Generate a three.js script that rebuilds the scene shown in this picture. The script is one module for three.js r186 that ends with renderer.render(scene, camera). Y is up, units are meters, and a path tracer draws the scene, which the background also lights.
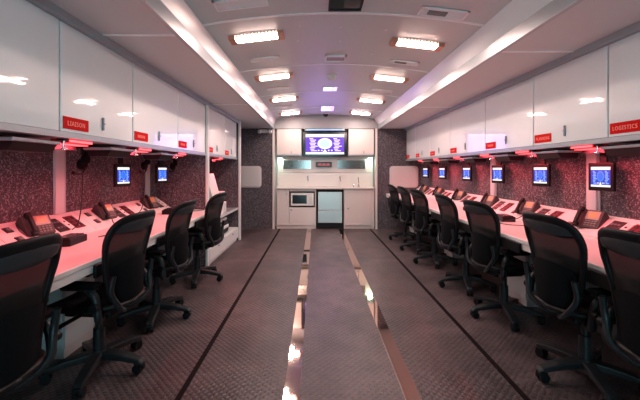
import * as THREE from 'three';
import { RoundedBoxGeometry } from 'three/addons/geometries/RoundedBoxGeometry.js';
import { mergeGeometries } from 'three/addons/utils/BufferGeometryUtils.js';
import { RectAreaLightUniformsLib } from 'three/addons/lights/RectAreaLightUniformsLib.js';

// ---------------------------------------------------------------- camera, sky, exposure
const F = 330, U0 = 315.4, V0 = 169.5, CX = -0.204, CH = 1.273;   // focal length in pixels, vanishing point, eye
const scene = new THREE.Scene();
const camera = new THREE.PerspectiveCamera(2 * Math.atan(200 / F) * 180 / Math.PI, 640 / 400, 0.05, 60);
camera.position.set(CX, CH, 0);
camera.lookAt(CX, CH, -5);
camera.setViewOffset(640, 400, 320 - U0, 200 - V0, 640, 400);      // level camera, lens shifted down
const renderer = new THREE.WebGLRenderer({ antialias: true });
renderer.toneMapping = THREE.LinearToneMapping;
renderer.toneMappingExposure = 1.1;
renderer.shadowMap.enabled = true;
RectAreaLightUniformsLib.init();
scene.background = new THREE.Color().setRGB(2.6, 4.9, 5.5);        // overcast daylight outside the rear door
const LAMP = 105, RED = 150, KITCHEN = 60, TVLIGHT = 4;           // radiance of the ceiling lamps, task lamps, kitchen lamps, screen

// ---------------------------------------------------------------- helpers
let seed = 12345;
const rnd = () => (seed = (seed * 1664525 + 1013904223) >>> 0) / 4294967296;
const V = (x, y, z) => new THREE.Vector3(x, y, z);
const lin = (r, g, b) => new THREE.Color().setRGB(r, g, b);
const std = (c, roughness = 0.5, metalness = 0, extra = {}) => new THREE.MeshPhysicalMaterial({ color: Array.isArray(c) ? lin(...c) : c, roughness, metalness, ...extra });
const names = {};
function numbered(n) { const k = names[n] = (names[n] ?? -1) + 1; return k ? n + '_' + String(k).padStart(3, '0') : n; }
function clean(g) { const h = g.index ? g.toNonIndexed() : g; for (const k of Object.keys(h.attributes)) if (!['position', 'normal', 'uv'].includes(k)) h.deleteAttribute(k); return h; }
const merge = (a) => Array.isArray(a) ? (a.length === 1 ? a[0] : mergeGeometries(a.map(clean))) : a;
function bx(w, h, d, x = 0, y = 0, z = 0) { return new THREE.BoxGeometry(w, h, d).translate(x, y, z); }
function span(x0, x1, y0, y1, z0, z1) { return bx(Math.abs(x1 - x0), Math.abs(y1 - y0), Math.abs(z1 - z0), (x0 + x1) / 2, (y0 + y1) / 2, (z0 + z1) / 2); }
function rb(w, h, d, r, x = 0, y = 0, z = 0, s = 2) { return new RoundedBoxGeometry(w, h, d, s, Math.min(r, w / 2.01, h / 2.01, d / 2.01)).translate(x, y, z); }
function rspan(x0, x1, y0, y1, z0, z1, r) { return rb(Math.abs(x1 - x0), Math.abs(y1 - y0), Math.abs(z1 - z0), r, (x0 + x1) / 2, (y0 + y1) / 2, (z0 + z1) / 2); }
function cyl(r0, r1, h, x = 0, y = 0, z = 0, n = 20) { return new THREE.CylinderGeometry(r0, r1, h, n).translate(x, y, z); }
function tube(pts, r, seg = 20, n = 8, closed = false) { return new THREE.TubeGeometry(new THREE.CatmullRomCurve3(pts.map((p) => V(...p)), closed), seg, r, n, closed); }
function prism(pts, depth, bevel = 0) {                               // profile in (x, y), extruded along z from 0
  const s = new THREE.Shape(pts.map((p) => new THREE.Vector2(...p)));
  return new THREE.ExtrudeGeometry(s, { depth, bevelEnabled: bevel > 0, bevelSize: bevel, bevelThickness: bevel, bevelSegments: 2, bevelOffset: -bevel });
}
function metreUV(g) {                                                 // uv in metres by the dominant axis of each face
  g = clean(g); const p = g.attributes.position, n = g.attributes.normal, uv = new Float32Array(p.count * 2);
  for (let i = 0; i < p.count; i++) {
    const ax = Math.abs(n.getX(i)), ay = Math.abs(n.getY(i)), az = Math.abs(n.getZ(i));
    const [a, b] = ay >= ax && ay >= az ? [p.getX(i), p.getZ(i)] : ax >= az ? [p.getZ(i), p.getY(i)] : [p.getX(i), p.getY(i)];
    uv[2 * i] = a; uv[2 * i + 1] = b;
  }
  g.setAttribute('uv', new THREE.BufferAttribute(uv, 2)); return g;
}
function shade(m) { m.castShadow = m.receiveShadow = true; return m; }
function part(name, geo, mat, parent, label) { const m = shade(new THREE.Mesh(merge(geo), mat)); m.name = name; parent.add(m); if (label) m.userData.label = label; return m; }
function thing(name, label, category, pos = [0, 0, 0], turn = 0, group) {
  const o = new THREE.Group(); o.name = numbered(name); o.position.set(...pos); o.rotation.y = turn; o.userData = { label, category };
  if (group) o.userData.group = group; scene.add(o); return o;
}
function struct(name, geo, mat, label, uvm = true) {
  let g = merge(geo); if (uvm) g = metreUV(g);
  const m = shade(new THREE.Mesh(g, mat)); m.name = name; m.userData = { kind: 'structure', label, category: name.split('_')[0] }; scene.add(m); return m;
}
function dup(o, label, pos, turn) { const c = o.clone(); c.name = numbered(o.name.replace(/_\d{3}$/, '')); c.userData = { ...o.userData, label }; c.position.set(...pos); c.rotation.y = turn; scene.add(c); return c; }
function rectLight(parent, w, h, color, intensity, pos, look) {
  const l = new THREE.RectAreaLight(color, intensity, w, h); l.position.set(...pos); parent.add(l); parent.updateMatrixWorld(true);
  l.lookAt(parent.localToWorld(V(...look))); l.name = 'light'; return l;
}
const ORD = ['', 'first', 'second', 'third', 'fourth', 'fifth', 'sixth', 'seventh', 'eighth'];

// ---------------------------------------------------------------- textures
function dataTex(n, f, srgb, rx = 1, ry = 1) {
  const d = new Uint8Array(n * n * 4);
  for (let j = 0; j < n; j++) for (let i = 0; i < n; i++) { const c = f(i, j, n), k = 4 * (j * n + i); d[k] = c[0]; d[k + 1] = c[1]; d[k + 2] = c[2]; d[k + 3] = 255; }
  const t = new THREE.DataTexture(d, n, n); t.wrapS = t.wrapT = THREE.RepeatWrapping; t.magFilter = THREE.LinearFilter; t.minFilter = THREE.LinearMipmapLinearFilter; t.generateMipmaps = true;
  if (srgb) t.colorSpace = THREE.SRGBColorSpace; t.repeat.set(rx, ry); t.needsUpdate = true; return t;
}
function noiseGrid(n, cells) {                                        // tiling value noise
  const g = Float32Array.from({ length: cells * cells }, rnd);
  return (i, j) => { const x = i / n * cells, y = j / n * cells, a = Math.floor(x), b = Math.floor(y), u = x - a, v = y - b, s = (t) => t * t * (3 - 2 * t);
    const q = (p, r) => g[((r % cells) + cells) % cells * cells + ((p % cells) + cells) % cells];
    return (q(a, b) * (1 - s(u)) + q(a + 1, b) * s(u)) * (1 - s(v)) + (q(a, b + 1) * (1 - s(u)) + q(a + 1, b + 1) * s(u)) * s(v); };
}
const gray = (v) => { v = Math.max(0, Math.min(255, Math.round(v))); return [v, v, v]; };
const n64 = noiseGrid(256, 64), n128 = noiseGrid(256, 110), n16 = noiseGrid(256, 16), n5 = noiseGrid(256, 5);
const carpetTex = dataTex(256, (i, j) => {                            // salt and pepper loop-pile wall carpet, 0.8 m tile
  const f = n128(i, j), c = n64(i, j); const t = Math.max(0, (f * 0.65 + c * 0.35 - 0.52) * 4.2); const v = 96 + 105 * Math.min(1, t) + 20 * (n16(i, j) - 0.5);
  return [Math.min(255, v * 0.98), v * 0.93, v * 0.98].map(Math.round);
}, true, 1 / 0.6, 1 / 0.6);
const treadBump = dataTex(128, (i, j) => {                            // raised round studs on a diagonal grid, 44 mm tile
  const x = i / 128 * 2, y = j / 128 * 2; let h = 0;
  for (const [a, b] of [[0, 0], [1, 1], [2, 0], [0, 2], [2, 2]]) { const r = Math.hypot(x - a, y - b) / 0.62; h = Math.max(h, r < 1 ? Math.sqrt(1 - r * r) : 0); }
  return gray(h * 255);
}, false, 1 / 0.044, 1 / 0.044);
const floorTex = dataTex(256, (i, j) => { const v = 128 + 46 * (n5(i, j) - 0.5) + 40 * (n16(i, j) - 0.5) + 36 * (n128(i, j) - 0.5); return [v, v * 0.93, v * 0.94].map(Math.round); }, true, 0.5, 0.5);
function canvasTex(w, h, draw) {
  const c = document.createElement('canvas'); c.width = w; c.height = h; draw(c.getContext('2d'), w, h);
  const t = new THREE.CanvasTexture(c); t.colorSpace = THREE.SRGBColorSpace; return t;
}
function signTex(text) {
  return canvasTex(256, 88, (g, w, h) => {
    g.fillStyle = '#dc0c0a'; g.fillRect(0, 0, w, h);
    g.fillStyle = '#ff9a8c';
    if (text) { g.font = 'bold 46px sans-serif'; g.textAlign = 'center'; g.textBaseline = 'middle'; g.fillText(text, w / 2, h / 2 + 2, w * 0.84); }
    else for (let i = 0; i < 9; i++) g.fillRect(56 + i * 16, 30 + (i % 3), 9, 28);   // lettering too small to read in the photograph
  });
}
function chartTex(back, ink, w = 256, h = 160) {
  return canvasTex(w, h, (g) => {
    g.fillStyle = back; g.fillRect(0, 0, w, h);
    g.fillStyle = '#ffffff'; g.fillRect(0, 0, w, h * 0.15); g.fillRect(0, h * 0.9, w, h * 0.1);
    g.fillStyle = ink[0]; g.beginPath(); g.ellipse(w / 2, h * 0.47, w * 0.19, h * 0.27, 0, 0, 7); g.fill();
    g.fillStyle = ink[1]; g.beginPath(); g.ellipse(w / 2, h * 0.47, w * 0.13, h * 0.19, 0, 0, 7); g.fill();
    g.fillStyle = ink[2];
    for (const s of [0, 1]) for (let i = 0; i < 9; i++) { const x0 = s ? w * 0.72 : w * 0.1; g.fillRect(x0 + ((i * 37) % 11) * w * 0.004, h * (0.2 + i * 0.075), w * (0.1 + ((i * 53) % 7) * 0.014), h * 0.05); }
    g.fillStyle = '#ffffff'; g.beginPath(); g.moveTo(w * 0.5, h * 0.74); g.lineTo(w * 0.56, h * 0.9); g.lineTo(w * 0.44, h * 0.9); g.fill();
    for (const x of [0.32, 0.4, 0.58, 0.66]) g.fillRect(w * x, h * 0.78, w * 0.04, h * 0.06);
  });
}

// ---------------------------------------------------------------- materials
const M = {
  ceiling: std([0.56, 0.6, 0.6], 0.42), batten: std([0.85, 0.85, 0.86], 0.4), lowCeiling: std([0.55, 0.57, 0.57], 0.5),
  header: std([0.34, 0.33, 0.34], 0.5), cove: std([0.86, 0.85, 0.85], 0.3), alu: std([0.42, 0.45, 0.47], 0.38, 0.5), aluDark: std([0.22, 0.24, 0.25], 0.4, 0.5),
  carpet: std([0.5, 0.46, 0.48], 0.95, 0, { map: carpetTex, bumpMap: carpetTex, bumpScale: 0.004 }),
  floor: std([0.34, 0.275, 0.28], 0.4, 0, { map: floorTex, bumpMap: treadBump, bumpScale: 0.003 }),
  seal: std([0.008, 0.004, 0.004], 0.8, 0, { specularIntensity: 0.2 }), steelStrip: std([0.66, 0.5, 0.43], 0.045, 1),
  gloss: std([0.88, 0.9, 0.9], 0.25, 0, { clearcoat: 1, clearcoatRoughness: 0.03 }), carcass: std([0.16, 0.17, 0.18], 0.6),
  white: std([0.72, 0.71, 0.7], 0.4), whiteTop: std([0.74, 0.72, 0.71], 0.32), kitchen: std([0.66, 0.58, 0.55], 0.35, 0, { clearcoat: 0.3, clearcoatRoughness: 0.15 }),
  black: std([0.006, 0.006, 0.007], 0.5, 0, { specularIntensity: 0.45 }), blackSoft: std([0.004, 0.004, 0.005], 0.9, 0, { specularIntensity: 0.2 }), blackGloss: std([0.008, 0.008, 0.01], 0.15),
  graphite: std([0.014, 0.015, 0.017], 0.4, 0, { specularIntensity: 0.7 }), pad: std([0.03, 0.031, 0.035], 0.42, 0, { specularIntensity: 0.8 }), mesh: std([0.012, 0.009, 0.009], 0.85, 0, { specularIntensity: 0.25, opacity: 0.97, transparent: true, side: THREE.DoubleSide }),
  chrome: std([0.75, 0.75, 0.76], 0.18, 1), steel: std([0.66, 0.6, 0.57], 0.38, 1), handle: std([0.3, 0.3, 0.32], 0.35, 0.8),
  phone: std([0.06, 0.05, 0.05], 0.5, 0, { specularIntensity: 0.5 }), phoneBezel: std([0.3, 0.24, 0.22], 0.4), phoneKey: std([0.2, 0.17, 0.17], 0.5), phoneScreen: std([0.5, 0.26, 0.08], 0.3),
  plateDark: std([0.03, 0.026, 0.03], 0.4), plateRed: std([0.12, 0.02, 0.03], 0.4), socket: std([0.16, 0.15, 0.16], 0.4), plastic: std([0.7, 0.68, 0.66], 0.45),
  copper: std([0.62, 0.3, 0.2], 0.32, 0.7), lampGlow: std([0.9, 0.85, 0.8], 0.5, 0, { emissive: lin(1, 0.78, 0.69), emissiveIntensity: 30 }),
  redGlow: std([0.5, 0.05, 0.05], 0.4, 0, { emissive: lin(1, 0.06, 0.07), emissiveIntensity: 4 }), redShell: std([0.4, 0.01, 0.01], 0.5),
  greenGlow: std([0.8, 0.9, 0.85], 0.4, 0, { emissive: lin(0.7, 1, 0.83), emissiveIntensity: 4 }),
  frost: std([0.6, 0.55, 0.55], 0.35, 0, { clearcoat: 0.5, clearcoatRoughness: 0.2 }), mirror: std([0.4, 0.36, 0.34], 0.15, 0.9),
  vent: std([0.55, 0.56, 0.58], 0.4), ventDark: std([0.16, 0.17, 0.18], 0.5), glassDark: std([0.05, 0.07, 0.07], 0.05), hatch: std([0.3, 0.24, 0.22], 0.4),
  polished: std([0.7, 0.7, 0.75], 0.08, 1), cable: std([0.015, 0.015, 0.015], 0.6),
};
const END = 7.07, REAR = -1.9, LOW = 2.15, LW = -2.25, RW = 2.05, LF = -1.62, RF = 1.745;
const archY = (x) => 2.45 - 0.09 * (x / 1.05) ** 2;

// ---------------------------------------------------------------- the room
const floor = struct('floor', [span(-2.4, 2.2, -0.06, 0, -END - 0.4, -REAR + 0.1)], M.floor, 'dark studded rubber floor of the command vehicle');
for (const [i, s] of [-1, 1].entries()) {
  struct('trim_' + (1 + i), [span(s * 0.966 - 0.016, s * 0.966 + 0.016, 0, 0.0035, -END, -REAR)], M.seal, 'dark rubber seal line in the floor along the ' + (i ? 'long' : 'short') + ' desk side');
  struct('trim_' + (3 + i), [span(s * 0.338 - 0.046, s * 0.338 + 0.046, 0, 0.003, -END, -REAR)], M.steelStrip, 'polished steel strip in the floor towards the ' + (i ? 'long' : 'short') + ' desk');
}
{ // arched middle ceiling, panel by panel with raised battens on the joints
  const joints = [REAR, 2.48, 3.68, 4.95, 6.2, END + 0.06];
  const g = new THREE.Group(); g.name = 'ceiling'; g.userData = { kind: 'structure', label: 'grey arched ceiling of joined panels over the aisle', category: 'ceiling' }; scene.add(g);
  const strip = (d0, d1, lift, th) => {
    const a = [], b = [], N = 14;
    for (let i = 0; i <= N; i++) { const x = -1.075 + 2.15 * i / N; a.push([x, archY(x) - lift]); b.unshift([x, archY(x) - lift + th]); }
    return prism([...a, ...b], d1 - d0).translate(0, 0, -d1);
  };
  for (let i = 0; i + 1 < joints.length; i++) part('panel', strip(joints[i] + 0.002, joints[i + 1] - 0.002, 0, 0.04), M.ceiling, g);
  for (const d of joints.slice(1, -1)) part('batten', strip(d - 0.012, d + 0.012, 0.006, 0.01), M.batten, g);
  part('roof_skin', span(-1.2, 1.2, 2.52, 2.56, -END - 0.4, -REAR + 0.1), M.ceiling, g);
}
for (const [name, lipX, topX, wall, seams, words] of [['short', -1.08, -1.05, LW, [2.15, 4.45], 'short desk'], ['long', 1.14, 1.06, RW, [2.45, 4.63], 'long desk']]) {
  const s = Math.sign(lipX), L = END - REAR;
  const c = struct(s < 0 ? 'ceiling_left' : 'ceiling_right', [span(lipX + s * 0.02, wall, LOW, LOW + 0.05, -END, -REAR)], M.lowCeiling, 'low grey ceiling over the ' + words);
  for (const d of seams) part('batten', span(lipX + s * 0.03, (s < 0 ? LF : RF), LOW - 0.005, LOW, -d - 0.01, -d + 0.01), M.batten, c);
  const pr = (pts) => prism(s > 0 ? pts : pts.slice().reverse(), L).translate(0, 0, -END);
  struct('trim_' + (s < 0 ? 5 : 6), [pr([[lipX, LOW - 0.012], [lipX + s * 0.03, LOW - 0.012], [lipX + s * 0.03, LOW + 0.08], [lipX, LOW + 0.08]])], M.alu, 'grey metal lip edging the low ceiling over the ' + words);
  struct('trim_' + (s < 0 ? 7 : 8), [pr([[lipX + s * 0.012, LOW + 0.07], [lipX + s * 0.05, LOW + 0.07], [topX + s * 0.05, 2.41], [topX, 2.41], [topX, 2.35]])], M.cove, 'white sloping cove panel beside the arched ceiling, ' + words + ' side');
  const face = s < 0 ? LF : RF;
  struct('trim_' + (s < 0 ? 9 : 10), [span(face - s * 0.035, face + s * 0.05, 2.105, LOW, -(s < 0 ? 5.93 : END), -REAR)], M.alu, 'grey trim over the cabinet doors above the ' + words);
  struct('trim_' + (s < 0 ? 11 : 12), [span(face - s * 0.012, face + s * 0.06, 1.452, 1.484, -(s < 0 ? 5.93 : END), -REAR)], M.alu, 'grey trim under the cabinet doors above the ' + words);
  struct(s < 0 ? 'wall_left' : 'wall_right', [span(wall, wall + s * 0.08, -0.06, LOW + 0.05, -END - 0.1, -REAR + 0.1)], M.carpet, 'speckled grey carpeted wall behind the ' + words);
}
// end wall left and right of the kitchenette, header, rear wall with an open doorway
struct('wall_end_left', [span(LW, -1.12, 0, LOW, -END - 0.08, -END)], M.carpet, 'brown carpeted end wall beside the kitchenette, printer alcove side');
struct('wall_end_right', [span(1.12, RW, 0, LOW, -END - 0.08, -END)], M.carpet, 'brown carpeted end wall beside the kitchenette, long desk side');
struct('wall_end', [span(-1.3, 1.3, 0, 2.56, -END - 0.42, -END - 0.36), span(-1.2, -1.12, 0, 2.3, -END - 0.4, -END - 0.08), span(1.12, 1.2, 0, 2.3, -END - 0.4, -END - 0.08)], M.white, 'wall behind the kitchenette');
struct('wall_header', [span(-1.2, 1.2, 2.15, 2.56, -END - 0.4, -END)], M.header, 'grey header over the kitchenette');
struct('trim_13', [span(-1.12, -1.075, 0, 2.15, -END - 0.05, -END + 0.025)], M.kitchen, 'white upright edging the kitchenette, printer alcove side');
struct('trim_14', [span(1.075, 1.12, 0, 2.15, -END - 0.05, -END + 0.025)], M.kitchen, 'white upright edging the kitchenette, long desk side');
struct('wall_rear', [span(LW, -0.75, 0, LOW + 0.05, -REAR, -REAR + 0.1), span(0.75, RW, 0, LOW + 0.05, -REAR, -REAR + 0.1), span(-1.2, 1.2, 2.12, 2.56, -REAR, -REAR + 0.1)], M.carpet, 'rear wall with the open entrance');

// ---------------------------------------------------------------- ceiling fittings
function ceil(px, py) { let Y = 2.45, X = 0, d = 1; for (let i = 0; i < 8; i++) { d = F * (Y - CH) / (V0 - py); X = (px - U0) * d / F + CX; Y = archY(X); } return [X, Y, d]; }
const tiltAt = (x) => Math.atan(-0.18 * x / 1.05 ** 2);
function onCeiling(o, x) { o.rotation.z = tiltAt(x); }
{ // lamps: recessed-look tray, copper ends, glowing lens, toothed reflectors on both long sides
  const rows = [[[257, 35], [273.6, 75.5], [282.4, 98.3], [289, 113]], [[417, 42], [390, 77], [374, 100], [364, 113.5]]];
  const W = 0.46, D = 0.125, H = 0.04;
  for (const [r, row] of rows.entries()) for (const [k, [px, py]] of row.entries()) {
    const p = ceil(px, py), x = (r ? 0.7 : -0.7), y = archY(x);
    const o = thing('ceiling_lamp', `glowing ceiling lamp with copper ends, ${ORD[4 - k]} from kitchenette, ${r ? 'long' : 'short'} desk row`, 'ceiling lamp', [x, y - 0.002, -Math.min(p[2], END - 0.5)], 0, 'ceiling lamps');
    onCeiling(o, x);
    part('tray', [bx(W + 0.03, 0.008, D + 0.03, 0, -0.001, 0)], M.vent, o);
    for (const s of [-1, 1]) part('end_cap', [rspan(s * (W / 2 - 0.055), s * W / 2, -H, 0, -D / 2, D / 2, 0.006)], M.copper, o, 'copper end cap');
    part('lens', [rspan(-W / 2 + 0.055, W / 2 - 0.055, -H + 0.004, -0.004, -D / 2 + 0.022, D / 2 - 0.022, 0.01)], M.lampGlow, o, 'glowing warm lens');
    for (const s of [-1, 1]) { const g = []; for (let i = 0; i < 12; i++) g.push(bx(0.012, H * 0.8, 0.02, -W / 2 + 0.07 + i * (W - 0.14) / 11, -H * 0.4 - 0.003, s * (D / 2 - 0.008))); g.push(bx(W - 0.1, 0.006, 0.022, 0, -0.006, s * (D / 2 - 0.009))); part('toothed_reflector', g, M.copper, o); }
    rectLight(o, W - 0.11, D - 0.04, lin(1, 0.77, 0.69), LAMP, [0, -H - 0.002, 0], [0, -1, 0]);
  }
}
{ // air vents beside the lamps
  for (const [px, py, w, dd, words, near] of [[241, 2.5, 0.36, 0.13, 'short desk side, ahead of the lamps', 0], [265, 58.5, 0.3, 0.1, 'short desk side, behind the fourth lamp', 1], [278, 88, 0.3, 0.1, 'short desk side, behind the third lamp', 1], [283, 106, 0.3, 0.1, 'short desk side, behind the second lamp', 1],
    [443, 12.5, 0.34, 0.13, 'long desk side, ahead of the lamps', 2], [404, 62, 0.3, 0.1, 'long desk side, behind the fourth lamp', 2], [382, 90, 0.3, 0.1, 'long desk side, behind the third lamp', 1]]) {
    const [x, y, d] = ceil(px, py), o = thing('ceiling_vent', 'flat pale air vent in the arched ceiling, ' + words, 'air vent', [x, y - 0.001, -d], 0, 'ceiling air vents'); onCeiling(o, x);
    part('frame', [span(-w / 2, w / 2, -0.012, 0, -dd / 2, -dd / 2 + 0.018), span(-w / 2, w / 2, -0.012, 0, dd / 2 - 0.018, dd / 2), span(-w / 2, -w / 2 + 0.018, -0.012, 0, -dd / 2, dd / 2), span(w / 2 - 0.018, w / 2, -0.012, 0, -dd / 2, dd / 2)], M.batten, o);
    part('backing', [span(-w / 2, w / 2, -0.003, 0, -dd / 2, dd / 2)], M.batten, o);
    for (let i = 0; i < 5; i++) part('slat', bx(w - 0.034, 0.0025, 0.012, 0, -0.007, -dd / 2 + 0.03 + i * (dd - 0.06) / 4), M.batten, o);
    if (near === 2) part('damper', bx(w * 0.4, 0.012, dd * 0.42, -w * 0.12, -0.008, 0), M.ventDark, o, 'dark damper opening');
  }
  let [x, y, d] = ceil(346, 1.5);
  let o = thing('roof_hatch', 'dark glazed roof hatch in a thin black frame', 'roof hatch', [x, y - 0.002, -d]);
  part('frame', [span(-0.12, 0.12, -0.014, 0, -0.11, -0.095), span(-0.12, 0.12, -0.014, 0, 0.095, 0.11), span(-0.12, -0.108, -0.014, 0, -0.11, 0.11), span(0.108, 0.12, -0.014, 0, -0.11, 0.11)], M.black, o); part('glass', span(-0.115, 0.115, -0.006, 0, -0.105, 0.105), M.glassDark, o);
  [x, y, d] = ceil(335.5, 57.5);
  o = thing('ceiling_hatch', 'brown square ceiling hatch with pale frame between lamp rows', 'ceiling hatch', [x, y - 0.002, -d]);
  part('frame', [span(-0.11, 0.11, -0.018, 0, -0.09, -0.07), span(-0.11, 0.11, -0.018, 0, 0.07, 0.09), span(-0.11, -0.095, -0.018, 0, -0.09, 0.09), span(0.095, 0.11, -0.018, 0, -0.09, 0.09)], M.batten, o); part('cover', span(-0.1, 0.1, -0.008, 0, -0.08, 0.08), M.hatch, o);
  [x, y, d] = ceil(332, 76);
  o = thing('smoke_detector', 'white domed smoke detector on the arched ceiling', 'smoke detector', [x, y, -d]);
  part('base', cyl(0.07, 0.07, 0.014, 0, -0.007, 0, 28), M.plastic, o); part('dome', new THREE.SphereGeometry(0.058, 24, 10, 0, 6.2832, Math.PI / 2, Math.PI / 2).scale(1, 0.75, 1).translate(0, -0.014, 0), M.plastic, o);
  for (const [px, py, w, words] of [[330, 88.5, 0.2, 'behind the smoke detector'], [327.5, 106.5, 0.24, 'nearer the kitchenette']]) {
    [x, y, d] = ceil(px, py); o = thing('ceiling_plate', (w > 0.22 ? 'tilted' : 'flat') + ' polished metal access plate mirroring the screen, ' + words, 'access plate', [x, y - 0.001, -d], 0, 'polished ceiling plates');
    part('plate', rb(w, 0.01, 0.22, 0.004, 0, -0.005, 0), M.polished, o); part('rim', [span(-w / 2 - 0.012, w / 2 + 0.012, -0.004, 0, -0.122, 0.122)], M.vent, o); if (w > 0.22) { o.rotation.x = -0.225; o.position.y -= 0.03; part('hinge', bx(w * 0.6, 0.05, 0.01, 0, 0.024, 0.05), M.vent, o); }
  }
  [x, y, d] = ceil(325, 117.2); d = Math.min(d, END - 0.15);
  o = thing('dome_camera', 'small dark dome camera on the ceiling before the kitchenette', 'camera', [x, y, -d]);
  part('base', cyl(0.07, 0.07, 0.02, 0, -0.01, 0, 24), M.plastic, o); part('dome', new THREE.SphereGeometry(0.055, 20, 10, 0, 6.2832, Math.PI / 2, Math.PI / 2).translate(0, -0.02, 0), M.blackGloss, o);
  for (const [px, py] of [[300, 26], [341, 27], [386, 30], [340, 41], [298, 41], [372, 54], [379, 43], [356, 58]].slice(0, 6)) { [x, y, d] = ceil(px, py); o = thing('ceiling_screw', 'small pale screw cover in the arched ceiling panel', 'screw cover', [x, y, -d], 0, 'ceiling screw covers'); part('cap', cyl(0.009, 0.007, 0.005, 0, -0.0025, 0, 12), M.batten, o); }
}

// ---------------------------------------------------------------- overhead cabinets
function cabinet(side, d0, d1, text, label, opts = {}) {              // d0 < d1
  const s = side, face = s < 0 ? LF : RF, wall = s < 0 ? LW : RW, mid = (d0 + d1) / 2, w = d1 - d0;
  // local frame: +z towards the wall, base at the door face; local x runs along the wall
  const o = thing('overhead_cabinet', label, 'cabinet', [face, 1.455, -mid], s * Math.PI / 2, s < 0 ? 'overhead cabinets above the short desk' : 'overhead cabinets above the long desk');
  const depth = Math.abs(wall - face) - 0.005;
  part('body', [span(-w / 2 + 0.001, w / 2 - 0.001, 0.0, 0.69, 0.021, depth)], M.carcass, o);
  const dr = part('door', rspan(-w / 2 + 0.006, w / 2 - 0.006, 0.032, 0.648, 0, 0.02, 0.004), M.gloss, o, 'glossy white door');
  if (!opts.noHandle) part('handle', [rb(0.014, 0.085, 0.012, 0.005, opts.hx ?? 0, 0.12, -0.007), cyl(0.006, 0.006, 0.006, opts.hx ?? 0, 0.12, -0.015, 12)], M.handle, dr, 'slim grey latch');
  if (text !== undefined) {                                            // the sign stands at the end of the door that is on the viewer's left in the aisle
    const lw = 0.205, lx = s < 0 ? w / 2 - 0.02 - lw / 2 : w / 2 - 0.02 - lw / 2;
    const g = bx(lw, 0.07, 0.004, lx, 0.085, -0.002); const m = text ? signMat(text) : signMat('');
    part('name_plate', g, [M.redShell, M.redShell, M.redShell, M.redShell, M.redShell, m], o, text ? 'red name plate reading ' + text : 'small red name plate');
  }
  return o;
}
const signs = {};
function signMat(t) { return signs[t] ??= std(0xffffff, 0.6, 0, { map: signTex(t), specularIntensity: 0.15 }); }
cabinet(-1, 0.9, 1.83, undefined, 'glossy white overhead cabinet with no name plate, before the LIAISON cabinet', { noHandle: true });
cabinet(-1, 1.83, 2.56, 'LIAISON', 'glossy white overhead cabinet with red LIAISON plate');
cabinet(-1, 2.56, 3.4, '', 'glossy white overhead cabinet next to the LIAISON cabinet');
cabinet(-1, 3.4, 4.25, '', 'glossy white overhead cabinet ending at the white partition');
cabinet(-1, 4.32, 5.15, '', 'glossy white overhead cabinet above the copier, touching the partition');
cabinet(-1, 5.15, 5.93, '', 'glossy white overhead cabinet at the printer alcove end panel');
cabinet(1, 1.3, 2.2, 'LOGISTICS', 'glossy white overhead cabinet with red LOGISTICS plate', { noHandle: true });
cabinet(1, 2.2, 2.95, 'PLANNING', 'glossy white overhead cabinet with red PLANNING plate');
cabinet(1, 2.95, 3.79, '', 'glossy white overhead cabinet next to the PLANNING cabinet');
cabinet(1, 3.79, 4.78, '', 'glossy white overhead cabinet, fourth from the end wall above the long desk');
cabinet(1, 4.78, 5.61, '', 'glossy white overhead cabinet, third from the end wall above the long desk');
cabinet(1, 5.61, 6.42, '', 'glossy white overhead cabinet, second from the end wall above the long desk');
cabinet(1, 6.42, 7.06, '', 'glossy white overhead cabinet against the end wall above the long desk', { noHandle: true });

// ---------------------------------------------------------------- desks
const DESK = 0.76, LD = -1.464, RD = 1.306;
const stationsR = [1.8, 2.58, 3.34, 4.07, 4.92, 5.74, 6.5], stationsL = [1.55, 2.3, 3.05, 3.87];
const nameR = (k) => ORD[7 - k] + ' long desk place from the kitchenette', nameL = (k) => ORD[4 - k] + ' short desk place from the partition';
for (const s of [-1, 1]) {
  const edge = s < 0 ? LD : RD, wall = s < 0 ? LW : RW, d1 = s < 0 ? 4.25 : END - 0.005, d0 = 0.35, words = s < 0 ? 'short desk' : 'long desk';
  const o = thing('desk', s < 0 ? 'short white worktop below the LIAISON cabinet, ending at the partition' : 'long white worktop below the PLANNING cabinet, running to the end wall', 'desk', [edge, 0, -(d0 + d1) / 2], s * Math.PI / 2);
  const L = d1 - d0, depth = Math.abs(wall - edge) - 0.003;
  part('worktop', rspan(-L / 2, L / 2, DESK - 0.03, DESK, 0, depth, 0.006), M.whiteTop, o);
  const cuts = (s < 0 ? stationsL : stationsR).map((d) => s * -1 * (d - (d0 + d1) / 2) * -1).map((v) => -s * 0 + v);
  part('fascia', span(-L / 2, L / 2, DESK - 0.075, DESK - 0.03, 0.006, 0.024), M.white, o);
  part('back_panel', span(-L / 2, L / 2, 0.0, DESK - 0.03, depth - 0.04, depth - 0.02), M.carcass, o, 'dark panel under the worktop');
}
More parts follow.
